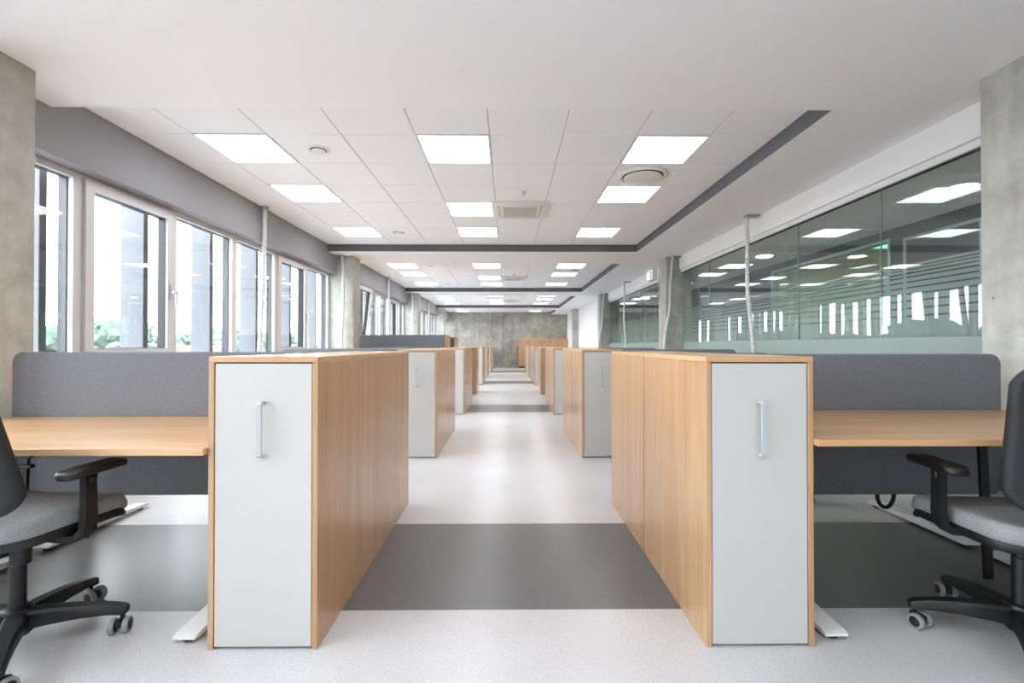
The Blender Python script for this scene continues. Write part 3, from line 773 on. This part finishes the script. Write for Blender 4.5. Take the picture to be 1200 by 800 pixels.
for k in (0, 1, 2):
    y = 6 * k
    n_ = NTH[k]
    if k < 2 or True:
        conduit('white ribbed cable conduit hanging before grey bulkhead, %s window bay from end wall' % n_, [(-2.985, 5.80 + y, ZT), (-2.985, 5.79 + y, 2.6), (-2.97, 5.75 + y, 2.0), (-2.955, 5.66 + y, 1.4), (-2.95, 5.6 + y, .95), (-2.95, 5.58 + y, .4), (-2.95, 5.58 + y, 0)])
    if k < 2:
        conduit('white ribbed cable conduit hanging before glass partition, %s bay from end wall' % n_, [(2.93, 5.70 + y, ZL - .02), (2.905, 5.69 + y, 2.62), (2.90, 5.66 + y, 2.3), (2.87, 5.60 + y, 1.8), (2.90, 5.55 + y, 1.2), (2.92, 5.5 + y, .4), (2.92, 5.5 + y, 0)], (2.975, 5.70 + y, ZL))
        conduit('white ribbed cable conduit hanging beside glass-wall column, %s from end wall' % ['third', 'second'][k], [(2.95, 8.33 + y, ZL - .02), (2.92, 8.325 + y, 2.62), (2.885, 8.31 + y, 2.2), (2.86, 8.3 + y, 1.75), (2.80, 8.3 + y, 1.45), (2.77, 8.3 + y, 1.1), (2.77, 8.3 + y, .4), (2.77, 8.3 + y, 0)], (3.01, 8.33 + y, ZL))
        conduit('white ribbed cable conduit hanging beside window column, %s from end wall' % ['third', 'second'][k], [(-2.92, 8.28 + y, ZL - .02), (-2.90, 8.28 + y, 2.62), (-2.885, 8.27 + y, 2.2), (-2.89, 8.27 + y, 1.7), (-2.91, 8.26 + y, 1.2), (-2.91, 8.26 + y, .4), (-2.91, 8.26 + y, 0)], (-2.97, 8.28 + y, ZL))

# ------------------------------------------------------------------ exit sign on the header
ex = thing('exit_sign', 'white emergency exit sign box with green running figure on header', 'exit sign', (3.07, 9.84, 2.50))
MB().bbox(-.10, 0, -.2, .2, 0, .21, .006).build('housing', 'white_metal', ex)
MB().box(-.103, -.1005, -.185, .185, .015, .195).build('face', 'sign_white', ex)
s_ = MB()
def poly(pts): s_.add([(-.1045, -y, z) for y, z in pts], [tuple(range(len(pts)))]); s_.add([(-.1035, -y, z) for y, z in pts], [tuple(range(len(pts)))])
poly([(.02, .03), (.15, .03), (.15, .18), (.02, .18)])
s_.build('green_panel', 'sign_green', ex)
s_ = MB()
poly([(.030, .035), (.075, .035), (.075, .170), (.030, .170)])
s_.build('doorway', 'sign_white', ex)
s_ = MB()
def poly2(pts): s_.add([(-.1055, -y, z) for y, z in pts], [tuple(range(len(pts)))])
poly2([(.085 + .012 * math.cos(a * PI / 6), .158 + .012 * math.sin(a * PI / 6)) for a in range(12)])
poly2([(.075, .14), (.10, .145), (.105, .10), (.085, .095)]); poly2([(.085, .10), (.10, .10), (.075, .072), (.06, .08)]); poly2([(.06, .08), (.072, .075), (.062, .045), (.05, .047)])
poly2([(.09, .10), (.105, .10), (.12, .06), (.108, .055)]); poly2([(.108, .06), (.12, .06), (.14, .06), (.138, .05)]); poly2([(.10, .145), (.105, .135), (.128, .115), (.122, .108)]); poly2([(.078, .14), (.08, .128), (.055, .118), (.052, .127)])
s_.build('running_figure', 'sign_white', ex)

# ------------------------------------------------------------------ outside: ground, trees, houses
ZG = -7.5
struct('ground', MB().box(-420, -3.4, -220, 460, ZG - 1, ZG), 'ground', label='pale paved ground outside the windows', cat='ground')
def crown_mesh(seed, r, h):
    rnd = random.Random(seed); mb = MB()
    for q in range(40):
        bm = bmesh.new(); bmesh.ops.create_icosphere(bm, subdivisions=2, radius=1)
        a = rnd.uniform(0, 2 * PI); d = rnd.uniform(.1, .78) * r; zz = rnd.uniform(.3, .85) * h; rr = rnd.uniform(.16, .34) * r
        for v_ in bm.verts: v_.co *= rnd.uniform(.7, 1.3)
        bm.verts.index_update()
        mb.add([(d * math.cos(a) + p.co.x * rr, d * math.sin(a) + p.co.y * rr, zz + p.co.z * rr * .95) for p in bm.verts], [[w.index for w in f.verts] for f in bm.faces]); bm.free()
    return mb
rnd = random.Random(3)
CR = [crown_mesh(i, 4.2 + i * .5, 9 + i).mesh('crown', 'leaf' if i % 2 else 'leaf_b', False) for i in range(4)]
TR = MB().lathe([(.35, 0), (.22, 5), (.12, 8)], 10).mesh('trunk', 'bark', True)
i = 0
ROWT = ['nearest', 'second', 'third', 'farthest']
for row, dx in enumerate((62, 78, 95, 114)):
    y = .3 * dx + row * 4
    while y < 2.3 * dx:
        if not (row == 0 and (88 < y < 104 or 122 < y)):
            k_ = i % 4
            t = thing('tree', '%s leafy tree in the %s tree row outside the windows' % ('dark green' if k_ % 2 else 'light green', ROWT[row]), 'tree', (-dx + rnd.uniform(-1.5, 1.5), y, ZG), rnd.uniform(0, 6), 'trees outside the windows')
            sc = rnd.uniform(.86, 1.08) * (1 + .1 * row); t.scale = (sc, sc, sc)
            link('trunk', TR, t); link('crown', CR[k_], t, (0, 0, .6)); i += 1
        y += 14.5 + 2 * row
for q, (x, y, rz, lab) in enumerate(((-62, 96, .1, 'pale house with red gabled roof beside nearer trees'), (-60, 136, -.1, 'pale house with red gabled roof among distant trees'), (-62, 176, .1, 'pale house with red gabled roof at far tree line'))):
    h = thing('house', lab, 'house', (x, y, ZG), rz, 'houses outside the windows')
    w = MB().box(-5, 5, -4, 4, 0, 5.2); w.add([(-5, -4, 5.2), (-5, 4, 5.2), (-5, 0, 8.4), (5, -4, 5.2), (5, 4, 5.2), (5, 0, 8.4)], [(0, 1, 2), (3, 5, 4), (0, 2, 5, 3), (1, 4, 5, 2), (0, 3, 4, 1)]); w.build('wall', 'house', h)
    rf = MB()
    for s in (-1, 1): rf.add([(-5.5, s * 4.6, 4.75), (5.5, s * 4.6, 4.75), (5.5, 0, 8.45), (-5.5, 0, 8.45), (-5.5, s * 4.6, 4.95), (5.5, s * 4.6, 4.95), (5.5, 0, 8.7), (-5.5, 0, 8.7)], [(0, 1, 2, 3), (4, 7, 6, 5), (0, 4, 5, 1), (1, 5, 6, 2), (2, 6, 7, 3), (3, 7, 4, 0)])
    rf.build('roof', 'roof_red', h)
    for yy_ in (-2.2, 2.2):
        for zz in (1.2, 3.4): MB().box(5.0, 5.05, yy_ - .6, yy_ + .6, zz, zz + 1.3).build('window', 'house_glass', h)
    for xx in (-3, 0, 3): MB().box(xx - .6, xx + .6, -4.05, -4.0, 1.4, 2.8).build('window', 'house_glass', h)
